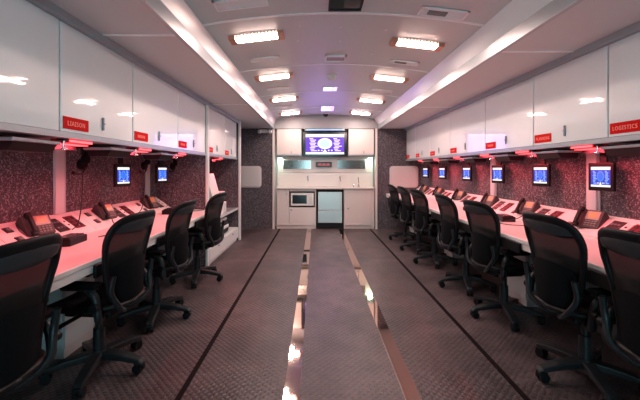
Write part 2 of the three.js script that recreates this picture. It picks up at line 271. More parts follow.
// keyboard drawers: black, hung under the worktop edge, hiding the white fascia
function drawer(side, d, w, label) {
  const edge = side < 0 ? LD : RD;
  const o = thing('keyboard_drawer', label, 'keyboard drawer', [edge - side * 0.012, DESK - 0.03, -d], side * Math.PI / 2, 'black keyboard drawers');
  part('front', rb(w, 0.075, 0.018, 0.004, 0, -0.038, 0.004), M.black, o);
  part('tray', [span(-w / 2 + 0.01, w / 2 - 0.01, -0.07, -0.055, 0.045, 0.34), span(-w / 2 + 0.01, -w / 2 + 0.02, -0.07, -0.002, 0.045, 0.34), span(w / 2 - 0.02, w / 2 - 0.01, -0.07, -0.002, 0.045, 0.34)], M.black, o);
  part('runner', [span(-w / 2, -w / 2 + 0.008, -0.05, -0.03, 0.045, 0.36), span(w / 2 - 0.008, w / 2, -0.05, -0.03, 0.045, 0.36)], M.handle, o);
}
stationsL.forEach((d, k) => drawer(-1, d - 0.22, 0.42, 'black keyboard drawer under the ' + nameL(k)));
stationsR.forEach((d, k) => drawer(1, d + 0.02, 0.36, 'black keyboard drawer under the ' + nameR(k)));
// pedestals
function pedestal(side, d, label) {
  const face = side < 0 ? -1.88 : 1.74, wall = side < 0 ? LW : RW, depth = 0.2;
  const o = thing('desk_pedestal', label, 'pedestal', [face, 0, -d], side * Math.PI / 2, 'white desk pedestals');
  part('body', rspan(-0.15, 0.15, 0.07, DESK - 0.031, 0.019, depth, 0.004), M.white, o);
  part('plinth', span(-0.145, 0.145, 0, 0.07, 0.012, depth - 0.01), M.plastic, o);
  const a = part('drawer', rspan(-0.148, 0.148, 0.47, DESK - 0.035, 0, 0.018, 0.004), M.white, o); part('lock', cyl(0.009, 0.009, 0.008, 0, 0, 0, 12).rotateX(Math.PI / 2).translate(0.1, 0.66, -0.003), M.handle, a);
  const b = part('door', rspan(-0.148, 0.148, 0.072, 0.465, 0, 0.018, 0.004), M.white, o); part('handle', rb(0.022, 0.07, 0.012, 0.005, 0.02, 0.38, -0.005), M.blackSoft, b, 'black recessed pull');
}
pedestal(-1, 2.36, 'white pedestal with black pull under the third short desk place from the partition'); pedestal(-1, 4.08, 'white pedestal under the first short desk place from the partition');
pedestal(1, 3.2, 'white pedestal with black pull under the fifth long desk place from the kitchenette'); pedestal(1, 4.86, 'white pedestal under the third long desk place from the kitchenette'); pedestal(1, 6.7, 'white pedestal under the first long desk place from the kitchenette'); pedestal(1, 1.75, 'white pedestal under the seventh long desk place from the kitchenette');

// ---------------------------------------------------------------- wiring consoles on the desks
const CD = 0.2, CY0 = 0.02, CY1 = 0.16;                              // console depth, front and back height
const slope = Math.atan2(CY1 - CY0, CD);
function console_(side, d0, d1, dp, label) {
  const wall = side < 0 ? LW : RW, front = wall - side * CD, mid = (d0 + d1) / 2, w = d1 - d0;
  const o = thing('socket_console', label, 'socket console', [front, DESK, -mid], side * Math.PI / 2, 'white sloping socket consoles');
  part('body', prism([[0.002, 0], [CD - 0.002, 0], [CD - 0.002, CY1], [0.002, CY0]], w - 0.008, 0.002).rotateY(-Math.PI / 2).translate(w / 2 - 0.004, 0, 0), M.white, o);
  // local x of a point offset t towards the worker's right of the phone: +x is the worker's left
  const X0 = side > 0 ? (dp - mid) : -(dp - mid);
  const plate = (t, v, pw, ph, mat, name, kids) => {
    const x = X0 - t; if (Math.abs(x) > w / 2 - 0.03) return;
    const g = rb(pw, 0.006, ph, 0.002).rotateX(-slope).translate(x, CY0 + v * Math.sin(slope) + 0.003, v * Math.cos(slope));
    const p = part(name, g, mat, o);
    kids?.((u, q, kw, kh, m, nm, round) => part(nm, (round ? cyl(kw, kw, 0.008, 0, 0, 0, 16) : rb(kw, 0.006, kh, 0.002)).translate(u, 0.005, q).rotateX(-slope).translate(x, CY0 + v * Math.sin(slope) + 0.003, v * Math.cos(slope)), m, p));
  };
  const grid = (m) => (k) => { for (const i of [-1, 0, 1]) for (const j of [-1, 1]) k(i * 0.028, j * 0.03, 0.018, 0.018, m, 'jack'); };
  plate(0.19, 0.12, 0.1, 0.15, M.plateDark, 'jack_plate', grid(M.socket));
  plate(0.275, 0.12, 0.055, 0.13, M.plastic, 'outlet_plate', (k) => { for (const j of [-1, 1]) k(0, j * 0.022, 0.012, 0.014, M.plateDark, 'outlet'); });
  plate(0.36, 0.12, 0.1, 0.15, M.plateRed, 'jack_plate', (k) => { for (const i of [-1, 1]) for (const j of [-1, 0, 1]) k(i * 0.028, j * 0.042, 0.024, 0.024, M.plateDark, 'jack'); k(0, -0.05, 0.006, 0.006, M.plastic, 'indicator'); });
  for (const j of [0.07, 0.17]) plate(-0.17, j, 0.05, 0.05, M.plateDark, 'outlet_plate', (k) => k(0, 0, 0.014, 0.014, M.socket, 'outlet', true));
}
function consoleRun(side, st, first, last, nm) {
  const ends = st.map((d, k) => side > 0 ? d - 0.42 : d + 0.48);
  st.forEach((d, k) => {
    const a = side > 0 ? ends[k] : (k ? ends[k - 1] : first), b = side > 0 ? (k + 1 < st.length ? ends[k + 1] : last) : Math.min(ends[k], last);
    console_(side, a, k === st.length - 1 ? last : b, d, 'white sloping socket console at the ' + nm(k));
  });
}
consoleRun(1, stationsR, 1.38, END - 0.01, nameR); consoleRun(-1, stationsL, 0.9, 4.24, nameL);

// desk phones
function makePhone() {
  const o = new THREE.Group(); o.name = 'desk_phone';                 // steep wedge: face rises 0.12 over 0.15
  const a = Math.atan2(0.07, 0.15), L = Math.hypot(0.07, 0.15), on = (g, x, v, up = 0) => g.translate(0, up, 0).rotateX(-a).translate(x, 0.02 + v * Math.sin(a), -0.08 + v * Math.cos(a));
  part('body', prism([[-0.08, 0], [0.085, 0], [0.085, 0.075], [0.07, 0.09], [-0.08, 0.02]], 0.2, 0.005).rotateY(-Math.PI / 2).translate(0.1, 0, 0), M.phone, o);
  part('screen_bezel', on(rb(0.115, 0.014, 0.085, 0.005), -0.03, L * 0.68), M.phoneBezel, o); part('screen', on(bx(0.075, 0.016, 0.05), -0.03, L * 0.7), M.phoneScreen, o, 'amber display');
  const keys = []; for (let i = 0; i < 4; i++) for (let j = 0; j < 3; j++) keys.push(on(rb(0.02, 0.012, 0.012, 0.003, 0, 0, 0, 1), -0.07 + i * 0.026, 0.018 + j * 0.02)); part('keypad', keys, M.phoneKey, o);
  part('cradle', on(rb(0.052, 0.016, 0.18, 0.006), 0.07, L / 2), M.phone, o);
  const h = part('handset', [on(rb(0.034, 0.026, 0.15, 0.012, 0, 0, 0, 3), 0.07, L / 2, 0.035), on(rb(0.046, 0.034, 0.05, 0.014, 0, 0, 0, 3), 0.07, L / 2 - 0.075, 0.024), on(rb(0.046, 0.034, 0.05, 0.014, 0, 0, 0, 3), 0.07, L / 2 + 0.075, 0.024)], M.black, o, 'black handset');
  part('cord', tube(Array.from({ length: 60 }, (_, i) => { const t = i / 59, q = i * 1.25; return [0.106 + 0.014 * Math.sin(t * 3.1) + 0.005 * Math.cos(q), 0.02 + 0.005 * Math.sin(q), -0.085 + 0.15 * t]; }), 0.0026, 150, 5), M.cable, h);
  return o;
}
const phone0 = makePhone(); phone0.userData = { category: 'phone', group: 'desk phones with amber displays' };
[...stationsR.map((d, k) => [1, d, nameR(k)]), ...stationsL.map((d, k) => [-1, d, nameL(k)])].forEach(([s, d, n], i) => {
  const wall = s < 0 ? LW : RW, o = dup(phone0, 'dark desk phone with amber display at the ' + n, [wall - s * 0.095, DESK + 0.0955, -d], s * (Math.PI / 2) + (rnd() - 0.5) * 0.2 + s * 0.15);
  o.rotation.order = 'YXZ'; o.rotation.x = -slope; o.scale.setScalar(0.88);
});

// ---------------------------------------------------------------- under-cabinet gear
const screenMat = std([0.02, 0.02, 0.03], 0.2, 0, { emissive: 0xffffff, emissiveMap: chartTex('#0a45c8', ['#2f86ff', '#1a6cf0', '#7fb6ff'], 128, 144), emissiveIntensity: 1.1 });
function makeMonitor() {
  const o = new THREE.Group(); o.name = 'hanging_monitor';            // hangs from its top; faces -z
  part('case', rb(0.17, 0.21, 0.03, 0.006, 0, -0.235, 0), M.black, o); part('screen', new THREE.PlaneGeometry(0.13, 0.15).rotateY(Math.PI).translate(0, -0.235, -0.0155), screenMat, o, 'blue chart display');
  part('arm', [rb(0.05, 0.16, 0.018, 0.005, 0, -0.08, 0.02), rb(0.09, 0.05, 0.05, 0.008, 0, -0.15, 0.03)], M.black, o); part('mount', rb(0.13, 0.02, 0.1, 0.004, 0, -0.011, 0.02), M.graphite, o);
  return o;
}
const mon0 = makeMonitor(); mon0.userData = { category: 'monitor', group: 'small blue monitors hanging below the cabinets' };
const monR = [[2.47, 6], [3.13, 5], [3.87, 4], [4.66, 3], [5.56, 2], [6.4, 1]], monL = [[3.07, 2], [3.85, 1]];
for (const [d, n] of monR) dup(mon0, `small blue chart monitor hanging at the ${ORD[n]} long desk place from the kitchenette`, [1.94, 1.453, -d], Math.PI / 2 + 0.3);
for (const [d, n] of monL) dup(mon0, `small blue chart monitor hanging at the ${ORD[n]} short desk place from the partition`, [-2.0, 1.453, -d], -Math.PI / 2 - 0.3);
const lampsR = [1.65, 2.44, 3.14, 3.84, 4.6, 5.4, 6.2], lampsL = [1.25, 2.02, 2.78, 3.55];
function makeShelf(up) {
  const o = new THREE.Group(); o.name = 'flip_tray';
  part('plate', rb(0.3, 0.018, 0.2, 0.004, 0, -0.03, 0.1), M.alu, o); part('case', prism([[0.01, -0.04], [0.19, -0.04], [0.17, -0.085], [0.04, -0.085]], 0.27).rotateY(-Math.PI / 2).translate(0.135, 0, 0), M.black, o);
  part('hinge', [cyl(0.008, 0.008, 0.28, 0, 0, 0, 12).rotateZ(Math.PI / 2).translate(0, -0.018, 0.2), bx(0.26, 0.02, 0.03, 0, -0.012, 0.18)], M.graphite, o);
  const c = part('catch', [cyl(0.006, 0.006, 0.05, up * -0.17, -0.035, 0.0, 10), rb(0.035, 0.012, 0.02, 0.005, up * -0.17, -0.062, 0)], M.chrome, o, 'chrome catch'); part('bracket', bx(0.03, 0.012, 0.04, up * -0.17, -0.008, 0.01), M.graphite, c);
  return o;
}
const shelfR = makeShelf(-1), shelfL = makeShelf(1); for (const o of [shelfR, shelfL]) o.userData = { category: 'flip tray', group: 'fold-up trays below the cabinets' };
stationsR.forEach((d, k) => dup(shelfR, 'grey fold-up tray with chrome catch above the ' + nameR(k), [RF + 0.03, 1.452, -(lampsR[k] - 0.293)], Math.PI / 2));
stationsL.forEach((d, k) => dup(shelfL, 'grey fold-up tray with chrome catch above the ' + nameL(k), [LF - 0.03, 1.452, -(lampsL[k] - 0.293)], -Math.PI / 2));
function redLamp(side, d, label) {
  const face = side < 0 ? LF : RF;
  const o = thing('task_lamp', label, 'task lamp', [face + side * 0.02, 1.452, -d], side * Math.PI / 2, 'red task lamps below the cabinets');
  part('housing', prism([[0, 0], [0.1, 0], [0.1, -0.02], [0.08, -0.028], [0, -0.02]], 0.2).rotateY(-Math.PI / 2).translate(0.1, 0, 0), M.redShell, o, 'red lamp housing');
  part('lens', [bx(0.19, 0.014, 0.006, 0, -0.012, -0.004), bx(0.19, 0.004, 0.06, 0, -0.029, 0.05).rotateX(0)], M.redGlow, o, 'glowing red lens');
  part('hood', [span(-0.1, 0.1, -0.058, 0, 0.1, 0.104)], M.black, o, 'black lamp hood');
  rectLight(o, 0.19, 0.06, lin(1, 0.07, 0.1), RED, [0, -0.036, 0.055], [0, -1, 0.35]);
}
lampsR.forEach((d, k) => redLamp(1, d, 'glowing red task lamp above the ' + nameR(k)));
lampsL.forEach((d, k) => redLamp(-1, d, 'glowing red task lamp above the ' + nameL(k)));
redLamp(-1, 5.0, 'glowing red task lamp above the copier in the printer alcove');
// headsets hung under the cabinets over the short desk, with cords down to the consoles
function headset(d, label) {
  const o = thing('headset', label, 'headset', [-1.97, 1.452, -d], -Math.PI / 2, 'black headsets hanging over the short desk');
  part('hook', [rb(0.07, 0.02, 0.07, 0.004, 0, -0.01, 0), cyl(0.012, 0.012, 0.06, 0, -0.04, 0, 12)], M.black, o);
  part('headband', tube([[-0.01, -0.04, 0], [-0.045, -0.07, 0.0], [-0.05, -0.13, 0.01], [-0.03, -0.18, 0.01]], 0.016, 20, 8), M.blackSoft, o);
  part('ear_cup', [cyl(0.04, 0.036, 0.035, 0, 0, 0, 20).rotateX(Math.PI / 2).translate(-0.03, -0.14, 0.02), cyl(0.036, 0.03, 0.03, 0, 0, 0, 20).rotateX(Math.PI / 2).translate(-0.01, -0.1, -0.02)], M.blackSoft, o);
  part('microphone_boom', [tube([[-0.03, -0.16, 0.0], [-0.01, -0.2, 0], [0.04, -0.215, 0], [0.085, -0.205, 0]], 0.007, 18, 8), new THREE.SphereGeometry(0.014, 12, 8).translate(0.09, -0.203, 0)], M.black, o);
  part('cord', tube([[-0.02, -0.18, 0.01], [-0.022, -0.35, 0.015], [-0.02, -0.52, 0.03], [-0.025, -0.61, 0.06], [-0.03, -0.64, 0.1]], 0.004, 30, 6), M.cable, o);
}
headset(2.5, 'black headset hanging beside the LIAISON name plate tray'); headset(3.42, 'black headset hanging at the second short desk place from the partition'); headset(4.1, 'black headset hanging next to the partition over the short desk');
{ // black cable loops lying on the desks, and the small black boxes at the worktop edge
  for (const [x, z, k, lb] of [[-1.72, -2.68, 1, 'thin black cable looping over the short desk below the LIAISON plate'], [-1.68, -4.1, 1, 'thin black cable loop on the short desk beside the partition'], [1.6, -3.08, -1, 'thin black cable loop on the long desk below the PLANNING plate']]) {
    const o = thing('cable', lb, 'cable', [x, DESK + 0.012, z], 0, 'black cables on the desks');
    part('wire', tube([[-0.2 * k, 0.09, -0.1], [-0.15 * k, 0.05, -0.06], [-0.03 * k, 0.0, -0.11], [0.08 * k, 0, -0.05], [0.05 * k, 0, 0.08], [-0.06 * k, 0, 0.14], [-0.1 * k, 0, 0.22]], 0.004, 48, 6), M.cable, o);
  }
  const box = (side, d, lb) => { const o = thing('control_box', lb, 'control box', [side < 0 ? -1.9 : 1.7, DESK, -d], side * (Math.PI / 2 - 0.1), 'black control boxes on the worktops'); part('case', rb(0.2, 0.05, 0.12, 0.008, 0, 0.025, 0), M.black, o); part('lid', rb(0.17, 0.012, 0.09, 0.004, 0, 0.053, 0), M.blackGloss, o); part('feet', [-1, 1].map((s) => bx(0.02, 0.004, 0.1, s * 0.08, 0.002, 0)), M.blackSoft, o); };
  box(-1, 2.28, 'flat black control box on the short desk below the LIAISON cabinet'); box(-1, 3.05, 'flat black control box at the second short desk place from the partition'); box(-1, 3.85, 'flat black control box on the short desk next to the partition');
  stationsR.slice(1, 5).forEach((d, k) => box(1, d - 0.02, 'flat black control box at the ' + nameR(k + 1)));
}
// pale uprights on the carpeted walls
for (const [s, d, lb] of [[-1, 2.63, 'pale grey wall upright behind the LIAISON place'], [-1, 4.0, 'pale grey wall upright beside the partition'], [1, 2.66, 'pale grey wall upright behind the PLANNING place monitor'], [1, 4.15, 'pale grey wall upright behind the fourth long desk place from the kitchenette']]) {
  const o = thing('wall_upright', lb, 'wall upright', [s < 0 ? LW + 0.001 : RW - 0.001, DESK + CY1, -d], s * Math.PI / 2, 'pale wall uprights');
  part('cover', rspan(-0.035, 0.06, 0, 0.55, -0.022, 0, 0.003), M.vent, o); part('channel', span(-0.06, -0.035, 0, 0.55, -0.012, 0), M.alu, o);
}

// ---------------------------------------------------------------- partition, printer alcove
struct('wall_partition', [span(LW, LF + 0.0, 0, LOW, -4.31, -4.258)], M.carpet, 'carpeted partition between the short desk and the printer alcove');
struct('trim_15', [rspan(LF, LF + 0.03, 0, LOW, -4.318, -4.25, 0.004)], M.white, 'white edge post of the partition beside the printer alcove');
struct('wall_alcove', [span(LW, LF + 0.03, 0, LOW, -5.995, -5.94)], M.carpet, 'carpeted end panel of the printer alcove');
struct('trim_16', [rspan(LF + 0.03, LF + 0.065, 0, LOW, -6.0, -5.935, 0.004)], M.white, 'white edge post of the printer alcove end panel');
{
  const base = thing('low_cabinet', 'low white cabinet base in the printer alcove', 'cabinet', [LF + 0.03, 0, -5.125], -Math.PI / 2);
  part('body', rspan(-0.805, 0.805, 0.05, 0.24, 0.012, 0.6, 0.004), M.white, base); part('plinth', span(-0.8, 0.8, 0, 0.05, 0.03, 0.6), M.white, base);
  for (const s of [-1, 1]) { const dr = part('drawer', rspan(s * 0.003, s * 0.803, 0.055, 0.235, 0, 0.012, 0.003), M.white, base); part('knob', cyl(0.01, 0.01, 0.016, 0, 0, 0, 12).rotateX(Math.PI / 2).translate(s * 0.4, 0.19, -0.006), M.handle, dr); }
  const sh = thing('alcove_shelf', 'grey shelf carrying the white copier in the alcove', 'shelf', [LF + 0.02, 0.56, -5.125], -Math.PI / 2);
  part('board', rspan(-0.805, 0.805, 0, 0.03, 0, 0.6, 0.004), M.alu, sh); part('edge_strip', span(-0.805, 0.805, -0.004, 0.034, -0.006, -0.0005), M.vent, sh);
  const cp = thing('copier', 'tall white copier with slanted side and paper trays on the alcove shelf', 'copier', [-1.82, 0.591, -4.9], -Math.PI / 2);
  part('body', prism([[-0.2, 0], [0.2, 0], [0.2, 0.62], [-0.08, 0.62], [-0.2, 0.2]], 0.34, 0.008).rotateY(-Math.PI / 2).translate(0.26, 0, 0), M.plastic, cp);
  part('scanner', [prism([[-0.18, 0], [0.2, 0], [0.2, 0.42], [-0.02, 0.42]], 0.16, 0.008).rotateY(-Math.PI / 2).translate(-0.085, 0, 0)], M.plastic, cp);
  part('paper_tray', rspan(-0.42, -0.2, 0.31, 0.335, -0.16, 0.16, 0.006), M.plastic, cp); part('output_tray', rspan(-0.43, -0.24, 0, 0.17, -0.18, 0.16, 0.012), M.plastic, cp); part('handle', rb(0.08, 0.03, 0.03, 0.01, 0.09, 0.635, 0.05), M.black, cp);
  const pr = thing('printer', 'dark printer with white lid on the low alcove cabinet', 'printer', [-1.82, 0.24, -5.25], -Math.PI / 2);
  part('body', rb(0.5, 0.2, 0.36, 0.05, 0, 0.1, 0), M.black, pr); part('lid', rb(0.46, 0.05, 0.32, 0.02, 0, 0.225, 0.01), M.plastic, pr, 'white lid'); part('output_slot', rb(0.34, 0.05, 0.04, 0.01, 0, 0.12, -0.175), M.plastic, pr); part('panel', rb(0.1, 0.03, 0.03, 0.006, 0.17, 0.17, -0.172), M.handle, pr);
}

// ---------------------------------------------------------------- end wall: kitchenette
const S = F / END, kx = (px) => (px - U0) / S + CX, ky = (py) => CH - (py - V0) / S, KZ = -END;
const emit = (map, k) => std([0.02, 0.02, 0.02], 0.25, 0, { emissive: 0xffffff, emissiveMap: map, emissiveIntensity: k });
{
  const box = (x0, x1, y0, y1, z0, z1, r = 0.004) => rspan(kx(x0) - OX, kx(x1) - OX, ky(y1), ky(y0), z0, z1, r);
  let OX = 0;
  const at = (px) => { OX = kx(px); return [OX, 0, KZ]; };
  // upper cabinets
  for (const [a, b, w] of [[276.6, 301.5, 'printer alcove'], [348.5, 374.2, 'long desk']]) {
    const o = thing('kitchen_wall_cabinet', `white kitchenette wall cabinet between the screen and the ${w} side`, 'cabinet', at((a + b) / 2), 0, 'kitchenette wall cabinets');
    part('body', box(a, b, 129, 155.5, -0.34, -0.02), M.kitchen, o); const d = part('door', box(a + 0.3, b - 0.3, 129.2, 154.6, -0.019, 0.0), M.kitchen, o);
    part('handle', box((a + b) / 2 + 2, (a + b) / 2 + 2.6, 151, 153.5, 0, 0.02, 0.003), M.handle, d); part('bottom_edge', box(a - 0.3, b + 0.3, 154.9, 155.9, -0.2, 0.004, 0.002), M.handle, o, 'dark bottom edge');
  }
  // screen
  let o = thing('television', 'wide black television showing a purple chart above the kitchenette', 'television', at(325));
  part('case', box(302.6, 347.2, 131.8, 156.6, -0.08, -0.02, 0.008), M.blackGloss, o);
  part('screen', new THREE.PlaneGeometry((344.2 - 305.6) / S, (154.2 - 134) / S).translate(kx(324.9) - OX, ky(144.1), -0.018), emit(chartTex('#5a0cc4', ['#ffffff', '#c8ecff', '#f0dcff'], 384, 208), 1.15), o, 'purple chart');
  part('bracket', box(318, 332, 138, 150, -0.3, -0.08), M.black, o);
  rectLight(o, 0.82, 0.43, lin(0.42, 0.22, 1), TVLIGHT, [0, ky(144.1), -0.012], [0, ky(144.1), 1]);
  // blue light strip over the screen
  o = thing('strip_lamp', 'thin blue glowing strip lamp above the television', 'strip lamp', at(325));
  part('housing', box(305, 345, 128.9, 130.6, -0.06, -0.006), M.alu, o); part('tube', box(307, 343, 129.2, 130.4, -0.012, 0.004, 0.01), std([0.3, 0.5, 0.9], 0.4, 0, { emissive: lin(0.25, 0.5, 1), emissiveIntensity: 0.7 }), o);
  // splash-back with two dull mirror panels, lamps, clock
  o = thing('splashback', 'white panelled splash-back over the kitchenette counter', 'splash-back', at(325));
  part('panel', box(276.6, 374.4, 156, 172.6, -0.33, -0.2), M.kitchen, o); part('panel', box(276.6, 374.4, 173, 187, -0.32, -0.19), M.kitchen, o);
  for (const [a, b] of [[282.5, 311], [338, 366.5]]) { const m = part('mirror_frame', box(a - 1, b + 1, 159, 170, -0.2, -0.19), M.kitchen, o); part('mirror', box(a, b, 160, 169, -0.195, -0.186, 0.002), M.mirror, m, 'dull mirror panel'); }
  for (const [px, w] of [[279.4, 'printer alcove'], [371, 'long desk']]) {
    o = thing('counter_lamp', `pale green-white lamp below the wall cabinet on the ${w} side`, 'counter lamp', at(px), 0, 'kitchenette counter lamps');
    part('housing', box(px - 2.2, px + 2.2, 156.2, 157.6, -0.18, -0.05), M.alu, o); part('lens', box(px - 2, px + 2, 157.6, 158.4, -0.17, -0.06, 0.004), M.greenGlow, o, 'glowing lens');
    rectLight(o, 0.08, 0.1, lin(0.6, 1, 0.78), KITCHEN, [0, ky(158.7), -0.115], [0, 0, -0.2]);
  }
  o = thing('led_clock', 'black clock with glowing red digits under the television', 'clock', at(324));
  part('case', box(316, 332, 161.8, 166.8, -0.19, -0.12), M.black, o);
  part('digits', new THREE.PlaneGeometry(14.4 / S, 3.8 / S).translate(0, ky(164.3), -0.1195), emit(canvasTex(192, 50, (g, w, h) => { g.fillStyle = '#200204'; g.fillRect(0, 0, w, h); g.fillStyle = '#ff3040'; g.font = 'bold 38px monospace'; g.textAlign = 'center'; g.textBaseline = 'middle'; g.fillText('00:00:00', w / 2, h / 2 + 2, w * 0.8); }), 1.2), o, 'red digits');
  for (const [px, py] of [[307.5, 178.5], [340.5, 179]]) { o = thing('wall_hook', `small chrome wall hook on the splash-back ${px < 325 ? 'above the microwave' : 'above the steel refrigerator'}`, 'hook', at(px)); part('plate', box(px - 0.7, px + 0.7, py - 2.5, py, -0.189, -0.183), M.handle, o); part('hook', tube([[0, ky(py - 0.5), -0.18], [0.005, ky(py + 1), -0.15], [0.01, ky(py + 2.3), -0.14], [0.015, ky(py + 1.6), -0.12]], 0.009, 14, 8), M.handle, o); }
  // counter
  o = thing('kitchen_counter', 'white kitchenette countertop with rounded edge', 'countertop', at(325));
  part('slab', box(276.6, 374.4, 187.05, 189.2, -0.34, 0.03, 0.008), M.kitchen, o); part('edge_band', box(276.8, 374.2, 187.4, 188.8, 0.03, 0.034, 0.001), M.kitchen, o);
  o = thing('faucet', 'slim chrome faucet standing on the kitchenette counter', 'faucet', [kx(359), ky(187), KZ - 0.09]);
  part('spout', tube([[0, 0, 0], [0, 0.13, 0], [0, 0.19, 0.01], [-0.01, 0.21, 0.04], [-0.02, 0.19, 0.08]], 0.01, 24, 10), M.chrome, o); part('base', cyl(0.022, 0.026, 0.03, 0, 0.015, 0), M.chrome, o); part('lever', [cyl(0.006, 0.006, 0.07, 0, 0, 0, 10).rotateZ(Math.PI / 2).translate(-0.1, 0.05, 0), cyl(0.014, 0.018, 0.05, -0.11, 0.025, 0)], M.chrome, o);
  // base cabinets
  o = thing('base_cabinet', 'white base cabinet holding the microwave', 'cabinet', at(296));
  part('body', [box(276.6, 289, 189.3, 226, -0.34, -0.02), box(315, 316, 189.3, 226, -0.34, -0.02), box(289, 315, 207.5, 226, -0.34, -0.02), box(289, 315, 189.3, 191.4, -0.34, -0.02)], M.kitchen, o);
  let d = part('door', box(277, 288.6, 190, 225.4, -0.019, 0), M.kitchen, o); part('knob', cyl(0.012, 0.012, 0.02, 0, 0, 0, 14).rotateX(Math.PI / 2).translate(kx(286.5) - OX, ky(194), 0.01), M.handle, d);
  d = part('door', box(289.4, 315.4, 208, 225.4, -0.019, 0), M.kitchen, o); part('knob', cyl(0.014, 0.014, 0.02, 0, 0, 0, 14).rotateX(Math.PI / 2).translate(kx(291.5) - OX, ky(210), 0.01), M.chrome, d); part('plinth', box(276.6, 316, 226, 229, -0.34, -0.03), M.kitchen, o);
  o = thing('microwave', 'white microwave with black window set in the kitchenette', 'microwave', at(302));
  part('body', box(290, 314.4, 191.8, 206.8, -0.32, -0.03, 0.006), M.black, o); part('front', box(290.8, 313.8, 193, 205.8, -0.03, 0.004, 0.008), M.plastic, o, 'white front'); part('window', box(292.4, 306.8, 195, 203.6, 0, 0.008, 0.004), M.blackGloss, o, 'black window');
  const cp = part('control_panel', box(308.4, 313, 194, 205, 0, 0.007, 0.003), M.plastic, o); part('buttons', [0, 1, 2, 3].map((i) => box(309.4, 312, 197.4 + i * 1.8, 198.4 + i * 1.8, 0.004, 0.01, 0.001)), M.vent, cp);
  o = thing('refrigerator', 'small stainless steel refrigerator with black frame under the counter', 'refrigerator', at(330));
  part('body', box(316.4, 343.6, 190, 228.8, -0.34, -0.05, 0.004), M.black, o); part('door', box(318, 342.2, 210.6, 223, -0.05, 0.0, 0.008), M.steel, o); part('door', box(318, 342.2, 192, 210.2, -0.05, 0.0, 0.008), M.steel, o); part('toe_grille', box(317.4, 342.8, 223.6, 228.8, -0.05, -0.01, 0.004), M.black, o, 'black toe grille');
  o = thing('base_cabinet', 'white base cabinet beside the steel refrigerator', 'cabinet', at(359));
  part('body', box(344, 374.4, 189.3, 226, -0.34, -0.02), M.kitchen, o); d = part('door', box(344.5, 371.6, 190, 225.4, -0.019, 0), M.kitchen, o); part('knob', cyl(0.014, 0.014, 0.02, 0, 0, 0, 14).rotateX(Math.PI / 2).translate(kx(348) - OX, ky(208.5), 0.01), M.chrome, d); part('plinth', box(344, 374.4, 226, 229, -0.34, -0.03), M.kitchen, o);
  // emergency lamp and the two pale rounded panels on the carpeted end walls
  o = thing('emergency_lamp', 'white twin-head emergency lamp high on the end wall', 'emergency lamp', at(265));
  part('body', box(260.5, 270, 129.4, 133.2, 0.002, 0.06, 0.02), M.plastic, o); for (const px of [260, 270.5]) { const h = part('head', new THREE.SphereGeometry(0.042, 18, 12).translate(kx(px) - OX, ky(132), 0.07), M.plastic, o); part('reflector', cyl(0.034, 0.03, 0.012, 0, 0, 0, 18).rotateX(Math.PI / 2).translate(kx(px) - OX, ky(132), 0.11), M.chrome, h); }
  for (const [a, b, w] of [[239, 261.5, 'printer alcove'], [389.5, 418, 'long desk']]) { o = thing('wall_panel', `pale rounded panel mounted on the carpeted end wall, ${w} side`, 'wall panel', at((a + b) / 2), 0, 'pale rounded end wall panels'); const w2 = kx(b) - kx(a), h2 = 21.5 / S, y0 = ky(187.5);
    const sh = (m) => { const s = new THREE.Shape(), x0 = -w2 / 2 + m, x1 = w2 / 2 - m, q0 = y0 + m, q1 = y0 + h2 - m, r = 0.07 - m * 0.5; s.moveTo(x0 + r, q0); s.lineTo(x1 - r, q0); s.absarc(x1 - r, q0 + r, r, -Math.PI / 2, 0); s.lineTo(x1, q1 - r); s.absarc(x1 - r, q1 - r, r, 0, Math.PI / 2); s.lineTo(x0 + r, q1); s.absarc(x0 + r, q1 - r, r, Math.PI / 2, Math.PI); s.lineTo(x0, q0 + r); s.absarc(x0 + r, q0 + r, r, Math.PI, 1.5 * Math.PI); return s; };
    part('rim', new THREE.ExtrudeGeometry(sh(0), { depth: 0.018, bevelEnabled: false }).translate(0, 0, 0.001), M.frost, o); part('face', new THREE.ExtrudeGeometry(sh(0.03), { depth: 0.014, bevelEnabled: true, bevelSize: 0.006, bevelThickness: 0.006 }).translate(0, 0, 0.012), M.frost, o); }
}

